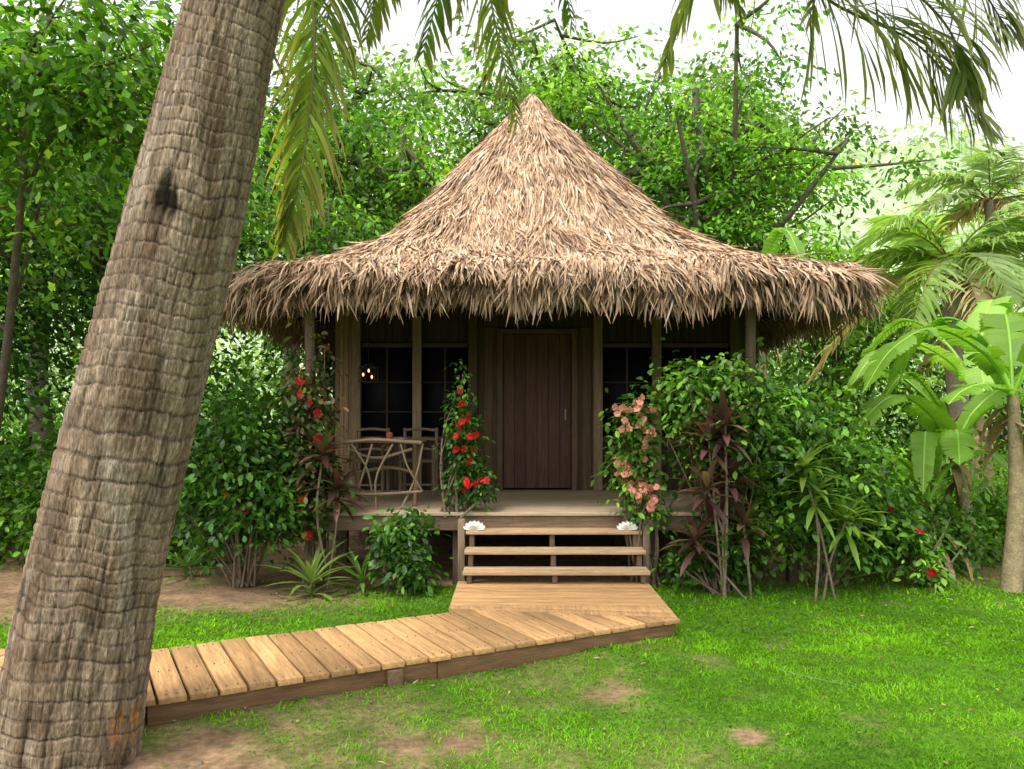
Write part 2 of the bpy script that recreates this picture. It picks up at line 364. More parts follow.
tube(mb,[(-1.4,9.1,1.482),(-1.4,9.1,1.53),(-1.4,9.1,1.56)],[.03,.04,.035],(.45,.1,.06),10);mb.build('bowls',M_shell,tb)
def chair(cx,cy,f):
    e=empty('wooden_chair');mb=Mb();c=(.20,.14,.09)
    for dx in (-.2,.2):
        tube(mb,cr([(cx+dx,cy-.2,.75),(cx+dx,cy-.2,1.2)],4),.02,c)
        tube(mb,cr([(cx+dx,cy+.2,.75),(cx+dx,cy+.2,1.2),(cx+dx,cy+.2+.05*f,1.6)],8),.02,c)
        tube(mb,cr([(cx+dx,cy-.2,1.38),(cx+dx,cy+.2,1.4)],4),.02,c);tube(mb,[(cx+dx,cy-.2,1.2),(cx+dx,cy-.2,1.38)],.018,c)
    for k in range(5): box(mb,(cx-.22,cy-.22+k*.09,1.19),(cx+.22,cy-.14+k*.09,1.215),c)
    for z_ in (1.32,1.45,1.57): tube(mb,cr([(cx-.2,cy+.21,z_),(cx,cy+.25,z_+.02),(cx+.2,cy+.21,z_)],6),.018,c)
    for z_ in (.92,): tube(mb,[(cx-.2,cy-.2,z_),(cx+.2,cy-.2,z_)],.014,c)
    mb.build('chair_frame',M_wood,e)
chair(-1.75,9.75,1);chair(-1.15,9.8,1)
mb=Mb();rl=empty('driftwood_railing')
for x0,x1 in ((-1.98,-.95),(1.6,2.86)):
    tube(mb,cr([(x0,8.36,1.44),((x0+x1)/2,8.36,1.49),(x1,8.36,1.46)],10),.02,(.20,.14,.09))
    tube(mb,cr([(x0,8.36,.95),((x0+x1)/2,8.36,.92),(x1,8.36,.95)],10),.016,(.18,.13,.085))
    for k in range(4):
        a=x0+(x1-x0)*(k+.15)/4;b=a+R.uniform(.08,.25);q=R.uniform(-.09,.09);q2=R.uniform(-.09,.09)
        tube(mb,cr([(a,8.37,.76),((a+b)/2+q,8.38,1.1),(b,8.37,1.45)],8),.012,(.22,.16,.10),6)
        if k%2: tube(mb,cr([(b,8.35,.95),((a+b)/2-q2,8.34,1.2),(a,8.35,1.45)],8),.01,(.2,.15,.1),6)
mb.build('rails',M_wood,rl)
# ---------------------------------------------------------------- boardwalk
bw=empty('wooden_boardwalk');mb=Mb();WT=.15;BC=(.46,.265,.115)
y=7.66;lineL=lambda x:6.55-.17*(x+.47)
while y>6.75:
    box(mb,(-.52,y-.128,WT-.035),(1.30,y,WT),BC,.2);y-=.142
prism(mb,[(-.52,lineL(-.52)+.012),(1.30,lineL(1.30)+.012),(1.30,lineL(1.30)+.16),(-.52,y)],WT-.035,WT,BC)
prism(mb,[(1.30,lineL(1.30)+.167),(-.52,y+.0),(-.52,y+.004),(1.30,y)],WT-.035,WT,BC)
U=np.array([-.877,-.481]);Vv=np.array([-.481,.877]);A=np.array([1.30,6.24])
def tm(q): return max(0.0,min(1.04,(6.545-.17*(q[0]+.47)-q[1])/(.877-.082)-.0))
sd=.0;wb=.163
while sd<3.8:
    a0=A+U*sd;a1=A+U*(sd+wb-.017);e1=R.uniform(-.010,.010)
    t0,t1=tm(a0),tm(a1)
    prism(mb,[a0-Vv*(.02+e1),a1-Vv*(.02+e1),a1+Vv*max(t1,.01),a0+Vv*max(t0,.01)],WT-.035,WT+R.uniform(-.003,.003),BC*np.array([1,1,1]),.28);sd+=wb
x=-2.62
while x>-5.2:
    box(mb,(x-.14,4.45,WT-.04),(x,5.42,WT-.006),BC,.2);x-=.152
mb.build('boards',M_wood,bw,bevel=.005)
mb=Mb()
for k,sd in enumerate(np.arange(.1,3.8,.163)):
    for off in (.03,.5,.97):
        for q in (.045,.105):
            p_=A+U*(sd-.1+q)+Vv*off
            if tm(A+U*(sd-.1+q))>off+.02: tube(mb,[(p_[0],p_[1],WT-.001),(p_[0],p_[1],WT+.0045)],.004,(.10,.07,.045),6)
mb.build('nail_heads',M_wood,bw)
mb=Mb();FC=(.17,.095,.045)
def beam(a,b,off,z0=-.02,z1=WT-.038,th=.045):
    a=np.array(a)+0.;b=np.array(b)+0.;u=nz(b-a);v=np.array([-u[1],u[0]])
    prism(mb,[a+v*off,a+v*(off+th),b+v*(off+th),b+v*off],z0,z1,FC,.08)
def beamV(sa,sb,off,z0,z1,th=.045):
    a=A+U*sa+Vv*off;b=A+U*sb+Vv*off
    prism(mb,[a,a+Vv*th,b+Vv*th,b],z0,z1,FC,.12)
beamV(.03,2.04,0,-.02,WT-.038);beamV(2.045,3.79,.003,-.02,WT-.038)
beamV(.8,3.79,.95,-.02,WT-.038);beamV(.5,3.79,.5,-.02,WT-.038)
beam((-.50,6.6),(-.50,7.64),-.045);beam((1.28,6.3),(1.28,7.64),0);beam(A+U*3.80,A+U*3.80+Vv*1.0,-.0)
beam((-5.2,4.5),(-2.6,4.5),0);beam((-5.2,5.3),(-2.6,5.3),0)
for sd in (2.35,):
    p_=A+U*sd-Vv*.045;prism(mb,[p_-U*.05,p_+U*.05,p_+U*.05+Vv*.042,p_-U*.05+Vv*.042],-.1,WT-.045,(.15,.095,.055))
mb.build('side_beams_and_feet',M_wood,bw,bevel=.005)
# ---------------------------------------------------------------- shells
def shell(x,y,z,r):
    mb=Mb();n=33;a=np.linspace(.15,np.pi-.15,n);m=9;q=np.linspace(.05,1,m)
    Aa,Q=np.meshgrid(a,q);rib=1+.10*np.cos(Aa*16)*Q
    V=np.stack([x+r*Q*np.cos(Aa)*rib,y-.35*r*np.sin(Q*2.2)+.04*r*np.cos(Aa*16)*Q,z+r*.8*Q*np.sin(Aa)*rib],-1).reshape(-1,3)
    mb.add(V,gridF(m,n,False),(.78,.76,.7))
    V2=V.copy();V2[:,1]=2*y-V2[:,1]+.02;mb.add(V2,gridF(m,n,False),(.72,.7,.64))
    mb.build('seashell',M_shell,smooth=True)
shell(-.38,8.02,.592,.11);shell(1.16,8.02,.592,.105)
# ---------------------------------------------------------------- foreground palm
palm=empty('coconut_palm_tree')
cp=np.array([(-2.29,4.0,-.12),(-2.25,4.0,0),(-2.12,4.0,.8),(-1.88,4.0,1.8),(-1.62,4.0,2.81),(-1.39,4.02,3.81),(-1.15,4.1,4.8),(-.85,4.25,5.9)])
rr=[.365,.345,.312,.293,.268,.222,.18,.15]
n=1300;pts=cr(cp,n);ra=np.interp(np.linspace(0,7,n),np.arange(8),rr)
T=nz(np.gradient(pts,axis=0));sx=nz(np.cross(T,[0,1.,0]));uu=np.cross(sx,T);seg=300
a=np.arange(seg)*2*np.pi/seg;dl=np.concatenate([[0],np.cumsum(np.linalg.norm(np.diff(pts,axis=0),axis=1))])
AA,DL=np.meshgrid(a,dl);ca=np.cos(AA);sa=np.sin(AA)
wob=DL+.05*np.sin(AA+DL*.9)+.09*(fbm(ca*1.6+5,sa*1.6+DL*1.1+9,3)-.5)+.022*(fbm(ca*5+15,sa*5+DL*4+9,13)-.5)
rp=wob/.082+.9*np.sin(wob*1.7)+.5*np.sin(wob*5.3);ringf=rp%1.0;rid=np.floor(rp)
ringstr=.35+.65*vnoise(rid*3.7,ca*1.6+3+sa,17)
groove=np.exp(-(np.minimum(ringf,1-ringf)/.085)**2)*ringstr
fis=fbm(AA*11+.35*np.sin(DL*3),DL*3.2,50);fis2=fbm(AA*40,DL*11,70,3);fis3=fbm(AA*26+ .3*rid,DL*30,71,2)
crack=np.clip((fbm(AA*17+.8*fis,DL*2.2+rid*.17,33,3)-.61)*8,0,1)
basef=np.clip((1.0-DL)/1.0,0,1)
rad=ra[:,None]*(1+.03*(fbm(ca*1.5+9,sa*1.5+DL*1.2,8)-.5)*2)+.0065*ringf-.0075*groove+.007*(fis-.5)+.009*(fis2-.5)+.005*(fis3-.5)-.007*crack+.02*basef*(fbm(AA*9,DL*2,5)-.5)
VV=pts[:,None]+rad[:,:,None]*(sx[:,None]*ca[:,:,None]+uu[:,None]*sa[:,:,None])
hq=((VV[:,:,0]+1.625+.12*(fbm(AA*9,DL*9,77)-.5))/.055)**2+((VV[:,:,2]-2.74+.16*(fbm(AA*7,DL*7,78)-.5))/.10)**2
hole=np.exp(-hq**1.1)*(VV[:,:,1]<4.0);hole=np.clip(hole*1.3,0,1)
VV[:,:,1]+=hole*.022
br=(.90+.5*(fis-.5)+.8*(fis2-.5)+.55*(fis3-.5))*(1-.60*groove)*(1-.4*crack)*(.86+.28*vnoise(rid*5.1,ca*1.3+3,18))  # ring scars and cracks, with crevice shade put into the bark colour
blot=fbm(ca*3+5,sa*3+DL*2.2,90);lich=np.clip((fbm(ca*4+5,sa*4+DL*3,95)-.6)*6,0,1)[:,:,None]
c1=np.array([.285,.212,.150]);c2=np.array([.165,.112,.073]);k=np.clip((blot-.42)*4,0,1)[:,:,None]
C=(c1*k+c2*(1-k));C=C*(1-lich*.45)+np.array([.36,.31,.25])*lich*.45;C=C*br[:,:,None]
C=C*(1-hole[:,:,None]*.88)
org=np.exp(-(((VV[:,:,0]+1.88)/.05)**2+((VV[:,:,2]-.19)/.10)**2)**2)*(VV[:,:,1]<4.0)
org=org*np.clip((fbm(AA*20,DL*9,44)-.42)*8,0,1)
C=C*(1-org[:,:,None])+np.array([.36,.15,.045])*org[:,:,None]
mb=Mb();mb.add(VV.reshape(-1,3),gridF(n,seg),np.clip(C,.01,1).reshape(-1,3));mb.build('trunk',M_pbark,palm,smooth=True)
def frond(mb,mr,pts,n=60,Lmax=.75,W=.036,droop=.7,col=(.12,.2,.03),tip=(.25,.22,.07),side0=(1,0,0),rr0=.022,jit=.12):
    sp=cr(pts,n+6);T=nz(np.gradient(sp,axis=0))
    sd=np.cross(T,Z);vert=np.linalg.norm(sd,axis=1)<.35
    sd=nz(np.where(vert[:,None],np.array(side0,float)+sd*.3,sd))
    for i in range(1,len(sd)):
        if np.dot(sd[i],sd[i-1])<0: sd[i]*=-1
    up=nz(np.cross(sd,T));up=up*np.sign(up[:,2:3]+.001)
    t=np.linspace(0,1,len(sp));k=slice(6,None)
    tube(mr,sp,rr0*(1-.85*t),(.2,.2,.06),6)
    for sg in (-1,1):
        tk=t[k];m=len(tk)
        L=Lmax*np.clip(np.sin((tk*.86+.12)*np.pi)**.6,.25,1)*R.uniform(.82,1.1,m)
        D0=sd[k]*sg*(1-.45*tk[:,None])+T[k]*(.45+.6*tk[:,None])+up[k]*.15+R.normal(0,jit,(m,3))
        D1=nz(D0)*(1-droop)-Z*droop+R.normal(0,jit,(m,3))
        cc=np.array(col)*R.uniform(.7,1.3,(m,1))
        strips(mb,sp[k],D0,D1,T[k]+up[k]*.5*sg,L,W*R.uniform(.8,1.2,m),[.45,1,.95,.7,.06],cc,tipcol=np.array(tip)*R.uniform(.5,1.1,(m,1)))
mf=Mb();mr=Mb();C0=(-.82,4.27,6.0)
YG=(.18,.25,.035);GG=(.10,.21,.022)
frond(mf,mr,[C0,(-1.25,4.6,6.1),(-1.42,4.75,5.3),(-1.20,4.8,4.2),(-1.24,4.75,3.3),(-1.34,4.7,2.75)],n=95,Lmax=.58,droop=.85,col=YG,tip=(.46,.32,.10),W=.034,side0=(1,.3,0))
frond(mf,mr,[C0,(-1.1,4.8,6.4),(-1.35,5.2,5.6),(-1.18,5.25,4.6),(-1.42,5.2,3.65)],n=85,Lmax=.70,droop=.8,col=GG,tip=(.25,.27,.06),side0=(1,.2,0),W=.034)
frond(mf,mr,[C0,(-.5,4.8,6.4),(-.2,5.1,5.6),(-.16,5.2,4.6),(.03,5.2,3.66)],n=85,Lmax=.58,droop=.82,col=YG,tip=(.30,.28,.06),W=.03,side0=(1,.2,0))
frond(mf,mr,[C0,(-.6,4.6,6.5),(-.5,5.3,6.0),(-.42,5.6,5.2),(-.62,5.6,4.3)],n=60,Lmax=.65,droop=.8,col=GG,side0=(1,.2,0))
frond(mf,mr,[C0,(-.8,4.6,6.5),(-.8,5.3,6.0),(-.85,5.5,5.2),(-1.0,5.5,4.35)],n=60,Lmax=.6,droop=.8,col=YG,side0=(1,.2,0))
frond(mf,mr,[C0,(-.5,4.5,6.5),(-.2,5.3,6.0),(.25,5.6,5.3),(.42,5.6,4.5)],n=60,Lmax=.55,droop=.8,col=GG,side0=(1,.2,0))
frond(mf,mr,[C0,(-.1,4.6,6.6),(.7,5.0,6.1),(1.35,5.2,5.2),(1.00,5.2,4.05)],n=85,Lmax=.76,droop=.82,col=YG,tip=(.32,.33,.07))
frond(mf,mr,[C0,(-.1,4.6,6.7),(.6,5.1,6.2),(1.1,5.3,5.4),(1.5,5.3,4.45)],n=75,Lmax=.7,droop=.82,col=GG,tip=(.3,.3,.07))
frond(mf,mr,[C0,(.3,4.4,6.9),(1.4,4.7,6.4),(2.0,4.9,5.3),(1.85,4.9,4.2)],n=80,Lmax=.66,droop=.82,col=(.14,.21,.045))
frond(mf,mr,[C0,(.2,4.5,6.8),(1.2,5.0,5.5),(1.9,5.1,4.5),(2.6,5.1,4.1),(3.0,5.1,3.6)],n=105,Lmax=.9,droop=.76,col=(.14,.21,.045),tip=(.26,.27,.09),W=.036)
frond(mf,mr,[C0,(.1,4.5,6.8),(1.1,4.8,5.7),(2.1,4.8,4.6),(2.6,4.8,4.1),(2.75,4.8,3.75)],n=90,Lmax=.8,droop=.78,col=(.15,.22,.045),tip=(.26,.27,.1),W=.034)
frond(mf,mr,[C0,(0,4.3,7.0),(1.2,4.6,6.4),(2.2,4.8,5.3),(2.8,4.9,4.5),(3.05,4.9,4.1)],n=80,Lmax=.75,droop=.72,col=(.15,.21,.055))
for az in (3.4,4.2,4.9,5.7,2.6,.4):
    dd=np.array([math.cos(az),math.sin(az),0]);c=np.array(C0)
    frond(mf,mr,[c,c+dd*1.0+Z*.9,c+dd*2.2+Z*1.0,c+dd*3.3+Z*.3,c+dd*3.9-Z*.7],n=50,Lmax=.8,droop=.5,col=GG)
mf.build('leaflets',M_leaf,palm);mr.build('frond_stems',M_leafg,palm,smooth=True)
# ---------------------------------------------------------------- other palms
def auto_palm(base,top,r0,r1,nf,fl,col,Lm=.8,dens=46):
    e=empty('coconut_palm_tree');b=np.array(base,float);tp=np.array(top,float)
    mid=(b+tp)/2+[.25*(tp[0]-b[0]),0,0]
    p=cr([b,mid,tp],40);mb=Mb();rad=np.linspace(r0,r1,40)*(1+.06*(np.arange(40)%2));tube(mb,p,rad,(.28,.22,.17),12);mb.build('trunk',M_pbark,e)
    mf=Mb();mr=Mb()
    for i in range(nf):
        az=i*2.399+R.uniform(-.2,.2);el=R.uniform(-.3,1.2);dd=np.array([math.cos(az),math.sin(az),0]);f=fl*R.uniform(.8,1.1)
        ce,se=math.cos(el),math.sin(el)
        q=[tp+(dd*ce+Z*se)*f*s_-Z*f*.62*s_**2.1 for s_ in (0,.25,.5,.75,1)]
        cc=np.array(col)*R.uniform(.7,1.3)
        if el<-.1: cc=np.array([.42,.33,.20])
        frond(mf,mr,q,n=dens,Lmax=Lm,W=.05,droop=.5,col=cc,tip=cc*1.3)
    for i in range(40):
        a=R.uniform(0,6.28);h=np.array([[math.cos(a),math.sin(a),0]])
        strips(mf,tp[None]+h*.1,h+Z*.2,h*.3-Z,np.cross(h,Z),R.uniform(.4,.9,1),.07,[.8,1,.7,.1],(.35,.26,.16))
    mf.build('leaflets',M_leaf,e);mr.build('frond_stems',M_leafg,e)
auto_palm((8.2,14,-.1),(7.7,14,4.5),.2,.13,22,2.6,(.24,.35,.10),.8)
auto_palm((10.6,15,-.1),(10.3,15,4.7),.2,.14,20,2.9,(.26,.36,.14),.8)
auto_palm((12.6,20,-.1),(12.0,20,7.2),.2,.14,18,3.0,(.28,.37,.18),.8)
# ---------------------------------------------------------------- trees
def leafcloud(mb,Cn,nper,spread,flat,leaf,cols,cv,droop=.25,wr=.5,prof=(.15,1,.75,.05),fold=0):
    Cn=np.asarray(Cn);M=len(Cn);N=M*nper;idx=np.repeat(np.arange(M),nper)
    off=R.normal(size=(N,3))*np.array([spread,spread,spread*flat]);off[:,2]-=droop*np.sum(off[:,:2]**2,1)/max(spread,.01)
    P=Cn[idx]+off
    o=off.copy();o[:,2]*=.3;D=nz(nz(o)+R.normal(0,.6,(N,3)))-Z*R.uniform(0,.6,(N,1))
    S=np.cross(D,Z+R.normal(0,.55,(N,3)))
    cols=np.array(cols);cb=cols[R.integers(0,len(cols),M)]*np.exp(R.normal(0,cv,(M,1)))
    c=cb[idx]*np.exp(R.normal(0,.22,(N,1)))*np.where(R.random((N,1))<.05,np.array([[1.7,1.4,1]]),1)
    L=leaf*R.uniform(.6,1.25,N)
    strips(mb,P,D,D-Z*.5,S,L,L*wr,prof,c,fold=fold)
CG=[(.045,.125,.012),(.062,.155,.014),(.09,.20,.018),(.032,.09,.010)]
CB=[(.105,.235,.018),(.145,.285,.022),(.075,.18,.015),(.18,.32,.035)]
CF=[(.17,.29,.06),(.21,.34,.08),(.13,.24,.045),(.09,.19,.03)]  # lighter greens: aerial haze put into the colour of far trees
CD=[(.024,.07,.010),(.035,.098,.012),(.05,.125,.014)]
def tree(base,cc,crad,nl=10,nsub=6,leaf=.2,nper=90,spread=.55,cols=CG,tr=.22,name='broadleaf_tree',flat=.28,cv=.4,bark=(.11,.09,.07),prof=(.15,1,.05)):
    e=empty(name);mb=Mb();ml=Mb();b=np.array(base,float);c=np.array(cc,float);cr_=np.array(crad,float)
    top=c-[0,0,cr_[2]*.35];w_=np.array([R.uniform(-.4,.4),R.uniform(-.3,.3),0])
    tp=cr([b,b*.6+top*.4+w_,top,c+[0,0,cr_[2]*.5]],24);trd=np.linspace(tr,tr*.25,24);tube(mb,tp,trd,bark,10)
    cen=[]
    for i in range(nl):
        v=nz(R.normal(size=3));v[2]=abs(v[2])*1.1-.35;tg=c+nz(v)*cr_*R.uniform(.5,.95)
        s0=tp[R.integers(9,20)];md=(s0+tg)/2+[0,0,R.uniform(-.2,.5)]+R.normal(0,.25,3)
        lp=cr([s0,md,tg],14);tube(mb,lp,np.linspace(tr*.42,tr*.1,14),bark,6);cen.append(tg)
        for j_ in range(nsub):
            q=lp[R.integers(4,14)];t2=q+nz(R.normal(size=3)*[1,1,.6])*cr_*R.uniform(.25,.55)+[0,0,.2]
            m2=(q+t2)/2+R.normal(0,.12,3);sp_=cr([q,m2,t2],7);tube(mb,sp_,np.linspace(tr*.16,tr*.04,7),bark,5)
            cen+= [t2,sp_[4]+R.normal(0,.2,3)]
    leafcloud(ml,cen,nper,spread,flat,leaf,cols,cv,prof=prof)
    mb.build('trunk_and_limbs',M_bark,e,smooth=True);ml.build('foliage',M_leaf,e)
tree((4.6,20,0),(4.5,19.5,8.0),(4.3,3.0,3.6),nl=17,nsub=7,leaf=.17,nper=95,cols=CB+CG[:2],tr=.34,spread=.5,cv=.5)
tree((-1.8,19,0),(-2.6,19,7.0),(3.2,3,3.4),nl=14,nsub=6,leaf=.17,nper=90,cols=CB+CG[:2],tr=.3,spread=.5,cv=.5)
tree((1.5,23,0),(1.6,23,10.5),(4.2,3,3.8),nl=13,nsub=7,leaf=.22,nper=75,cols=CF,tr=.3,spread=.6)
tree((6.4,25,0),(6.6,25,10.0),(3.8,2.5,3.4),nl=12,nsub=6,leaf=.24,nper=75,cols=CF,tr=.3,spread=.65)
tree((7.2,18,0),(7.3,18,3.9),(2.2,2.0,1.6),nl=8,nsub=6,leaf=.17,nper=70,cols=CB,tr=.16,spread=.45)
tree((-6.4,15,0),(-6.6,15,6.3),(3.2,3,3.8),nl=14,nsub=6,leaf=.16,nper=85,cols=CG+CB[:2],tr=.2,spread=.5)
tree((-9.5,17,0),(-10,17,6.5),(4,3,4.5),nl=12,nsub=6,leaf=.2,nper=75,cols=CG,tr=.3)
tree((-5.9,11.5,0),(-5.6,10.8,4.0),(1.9,1.8,2.3),nl=12,nsub=6,leaf=.12,nper=80,cols=CD+CG[:2],tr=.07,spread=.4)
tree((-6.2,9.0,0),(-4.5,7.4,4.9),(1.9,1.6,1.2),nl=12,nsub=6,leaf=.12,nper=60,cols=CB+CG[:2],tr=.06,spread=.36,flat=.4)
tree((-7.8,10,0),(-7.2,9.6,3.6),(1.9,1.8,2.6),nl=11,nsub=6,leaf=.13,nper=75,cols=CD+CG[:1],tr=.1,spread=.4)
tree((-3.6,14,0),(-3.6,14.5,4.0),(1.4,1.4,2.0),nl=8,nsub=5,leaf=.15,nper=70,cols=CG+CB[:1],tr=.12,spread=.4)
tree((-7,25,0),(-6.5,25,10.0),(4.6,3,4.2),nl=13,nsub=6,leaf=.25,nper=70,cols=CF,tr=.35,spread=.7)
# distant mass of trees, aerial haze put into their paler greens
mb=Mb();N=850;x=R.uniform(-24,26,N);y=R.uniform(26,34,N);top=4.0+2.5*fbm(x*.25,y*.1,12)+np.where(x<5,2.8,0);z=R.random(N)*top
leafcloud(mb,np.stack([x,y,z],-1),50,.75,.5,.32,[(.18,.30,.08),(.21,.34,.09),(.15,.25,.06)],.35,prof=(.15,1,.05));mb.build('background_trees',M_leaf)
# understory
mb=Mb();N=560;x=R.uniform(-14,14,N);y=R.uniform(15.5,19,N);z=R.random(N)**1.2*3.2
leafcloud(mb,np.stack([x,y,z],-1),50,.5,.5,.2,CG+CD,.4,prof=(.15,1,.05));mb.build('understory_foliage',M_leaf)
mb=Mb()
N=300;x=R.uniform(-9.5,-3.6,N);y=R.uniform(9.6,13,N);z=R.random(N)*(1.1+.9*vnoise(x,y,5))
leafcloud(mb,np.stack([x,y,z],-1),50,.3,.5,.13,CG+CD[1:]+CB[:1],.5,prof=(.15,1,.05))
N=260;x=R.uniform(3.9,9.5,N);y=R.uniform(9.3,13.5,N);z=R.random(N)*(.7+.9*vnoise(x,y,6))
leafcloud(mb,np.stack([x,y,z],-1),55,.3,.5,.12,CB+CF[:1],.35,prof=(.15,1,.05));mb.build('undergrowth',M_leaf)
# hill
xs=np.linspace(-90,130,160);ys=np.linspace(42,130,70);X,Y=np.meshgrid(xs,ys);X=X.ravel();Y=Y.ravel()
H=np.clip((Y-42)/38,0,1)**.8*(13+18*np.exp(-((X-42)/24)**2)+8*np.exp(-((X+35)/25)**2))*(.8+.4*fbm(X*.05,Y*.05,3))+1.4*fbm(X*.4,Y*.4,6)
mb=Mb();mb.add(np.stack([X,Y,H-1],-1),gridF(70,160,False),np.array([.30,.385,.225])*(.75+.5*fbm(X*.3,Y*.3,7)[:,None]))  # pale green: distance haze put into the hill colour
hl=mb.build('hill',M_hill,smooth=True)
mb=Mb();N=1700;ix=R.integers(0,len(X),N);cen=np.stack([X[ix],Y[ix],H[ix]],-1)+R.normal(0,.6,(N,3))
leafcloud(mb,cen,26,1.5,.5,.9,[(.29,.385,.21),(.33,.43,.24),(.25,.345,.18)],.16,prof=(.15,1,.05));mb.build('hillside_trees',M_leaf)  # foliage colours paled the same way for distance haze
# ---------------------------------------------------------------- shrubs
def flowers(mb,P,A,size,col):
    P=np.asarray(P);A=nz(A);N=len(P);ref=nz(np.cross(A,[.3,.2,1.]));r2=np.cross(A,ref)
    cc=np.array(col)*R.uniform(.6,1.2,(N,1))
    for k in range(5):
        a=k*2*np.pi/5;rd=ref*math.cos(a)+r2*math.sin(a);tg=-ref*math.sin(a)+r2*math.cos(a)
        strips(mb,P,rd+A*.7,rd-A*.25,tg+A*.2,size*R.uniform(.85,1.1,N),size*.95,[.3,.95,1,.55],cc)
    strips(mb,P,A,A+ref*.2,ref,size*1.1,size*.12,[1,1,1.6,.5],(.65,.25,.05))
def shrub(name,base,blobs,ncl,leaf=.085,cols=CD,nper=16,spread=.085,nfl=0,fcol=(.58,.008,.010),fs=.05,stems=16,prof=(.15,.9,.9,.05),fold=.25,mat=None,wr=.55,sr=.016,cl=1):
    e=empty(name);ml=Mb();mt=Mb();base=np.array(base,float)
    vol=np.array([np.prod(b[1]) for b in blobs]);ch=R.choice(len(blobs),ncl,p=vol/vol.sum())
    v=nz(R.normal(size=(ncl,3)))*(R.random(ncl)**.38)[:,None];bc=np.array([b[0] for b in blobs],float)[ch];br_=np.array([b[1] for b in blobs],float)[ch]
    cen=bc+v*br_*(.72+.65*R.random((ncl,1))**2.2);cen[:,2]=np.maximum(cen[:,2],.06)
    leafcloud(ml,cen,nper,spread,.8,leaf,cols,.4,droop=.3,wr=wr,prof=prof,fold=fold)
    for i in R.choice(ncl,min(stems,ncl),replace=False):
        b=base+R.normal(0,.07,3)*[1,1,0];tg=cen[i];md=(b+tg)/2+R.normal(0,.06,3)+[0,0,.1]
        tube(mt,cr([b,md,tg],9),np.linspace(sr,.004,9),(.17,.125,.085),6)
    ml.build('leaves',mat or M_leafg,e);mt.build('stems',M_bark,e)
    if nfl:
        mf=Mb();score=-cen[:,1]*1.0+R.random(ncl)*.9;ii=np.argsort(-score)[:int(ncl*.5)];ii=R.choice(ii,nfl,replace=False)
        P=cen[ii]+[0,-.11,0]+R.normal(0,.02,(nfl,3))
        if cl>1: P=np.repeat(P,cl,0)+R.normal(0,.032,(nfl*cl,3))
        Ax=np.array([0,-1,.15])+R.normal(0,.5,(len(P),3))
        flowers(mf,P,Ax,fs*R.uniform(.85,1.1),fcol);mf.build('blossoms',M_petal,e)
LF=[(.07,.175,.018),(.10,.225,.022),(.05,.125,.014),(.14,.275,.03)]
shrub('hibiscus_shrub',(-2.75,8.2,0),[((-2.75,8.1,1.25),(.75,.6,.85)),((-2.45,8.1,.85),(.5,.5,.4)),((-3.1,8.2,.85),(.4,.45,.4))],400,nfl=8,stems=34,cols=CD+CG[:2])
shrub('flowering_vine',(-2.05,8.25,0),[((-2.08,8.2,1.7),(.22,.2,.85)),((-1.95,8.15,1.0),(.2,.2,.4))],110,nfl=9,cols=[(.05,.1,.02),(.09,.10,.03),(.11,.07,.03)])
shrub('hibiscus_shrub',(-1.05,7.9,0),[((-1.1,7.85,.55),(.24,.24,.45)),((-.95,7.8,.3),(.2,.2,.25))],90,stems=12,cols=CD+CG)
shrub('flowering_vine',(-.6,8.3,.7),[((-.52,8.28,1.55),(.15,.12,.66)),((-.42,8.28,1.05),(.2,.13,.2))],115,nfl=26,cols=CD+CG,leaf=.065,spread=.06,fs=.048)
shrub('ixora_plant',(1.35,8.1,.0),[((1.22,8.1,1.4),(.20,.12,.42)),((1.22,8.05,1.78),(.2,.15,.2)),((1.38,8.1,.9),(.14,.12,.25))],80,nfl=24,fcol=(.72,.32,.25),fs=.036,cols=CG+LF,leaf=.08,cl=5)
shrub('hibiscus_shrub',(2.1,8.0,0),[((2.0,8.0,1.98),(.68,.42,.42)),((2.4,7.9,1.5),(.5,.45,.5)),((1.85,8.15,1.5),(.2,.3,.35))],340,nfl=2,stems=34,cols=LF+CG[:3],sr=.014)
shrub('hibiscus_shrub',(3.2,8.2,0),[((2.95,8.1,1.6),(.58,.5,.5)),((3.35,8.1,.95),(.72,.55,.75)),((3.85,8.3,.6),(.5,.5,.5)),((2.6,7.95,.75),(.4,.4,.45))],520,nfl=3,stems=34,cols=LF+CG)
shrub('hibiscus_shrub',(2.0,7.8,0),[((2.1,7.9,.5),(.35,.3,.35)),((1.65,7.9,.3),(.16,.2,.2))],90,stems=12,cols=CD+CG)
shrub('hibiscus_shrub',(4.2,8.0,0),[((4.15,7.95,.2),(.26,.22,.17)),((4.7,8.8,.45),(.5,.5,.4))],110,nfl=2,cols=CB+CG,stems=8)
shrub('garden_bush',(-4.4,9.2,0),[((-4.4,9.2,.5),(.7,.5,.5)),((-5.3,9.4,.7),(.8,.6,.65)),((-3.7,9.3,.45),(.45,.4,.4))],400,cols=CG+CB[:2],nfl=3,stems=20)
shrub('garden_bush',(5.6,9.6,0),[((5.4,9.6,.5),(.8,.6,.45)),((6.4,9.8,.6),(.8,.6,.5))],340,cols=CB,stems=20)
def rosette(mb,c,n,L,W,el0,el1,cols,droop=.5):
    az=np.arange(n)*2.399+R.uniform(0,6);el=np.linspace(el1,el0,n)+R.normal(0,.1,n)
    h=np.stack([np.cos(az),np.sin(az),0*az],-1);D=h*np.cos(el)[:,None]+Z*np.sin(el)[:,None]
    cols=np.array(cols);cc=cols[R.integers(0,len(cols),n)]*R.uniform(.7,1.3,(n,1))
    strips(mb,np.tile(np.array(c,float),(n,1)),D,D*(1-droop)-Z*droop*.8+h*.3,np.cross(h,Z),L*R.uniform(.75,1.1,n),W,[.35,.8,1,.9,.6,.05],cc,fold=.35)
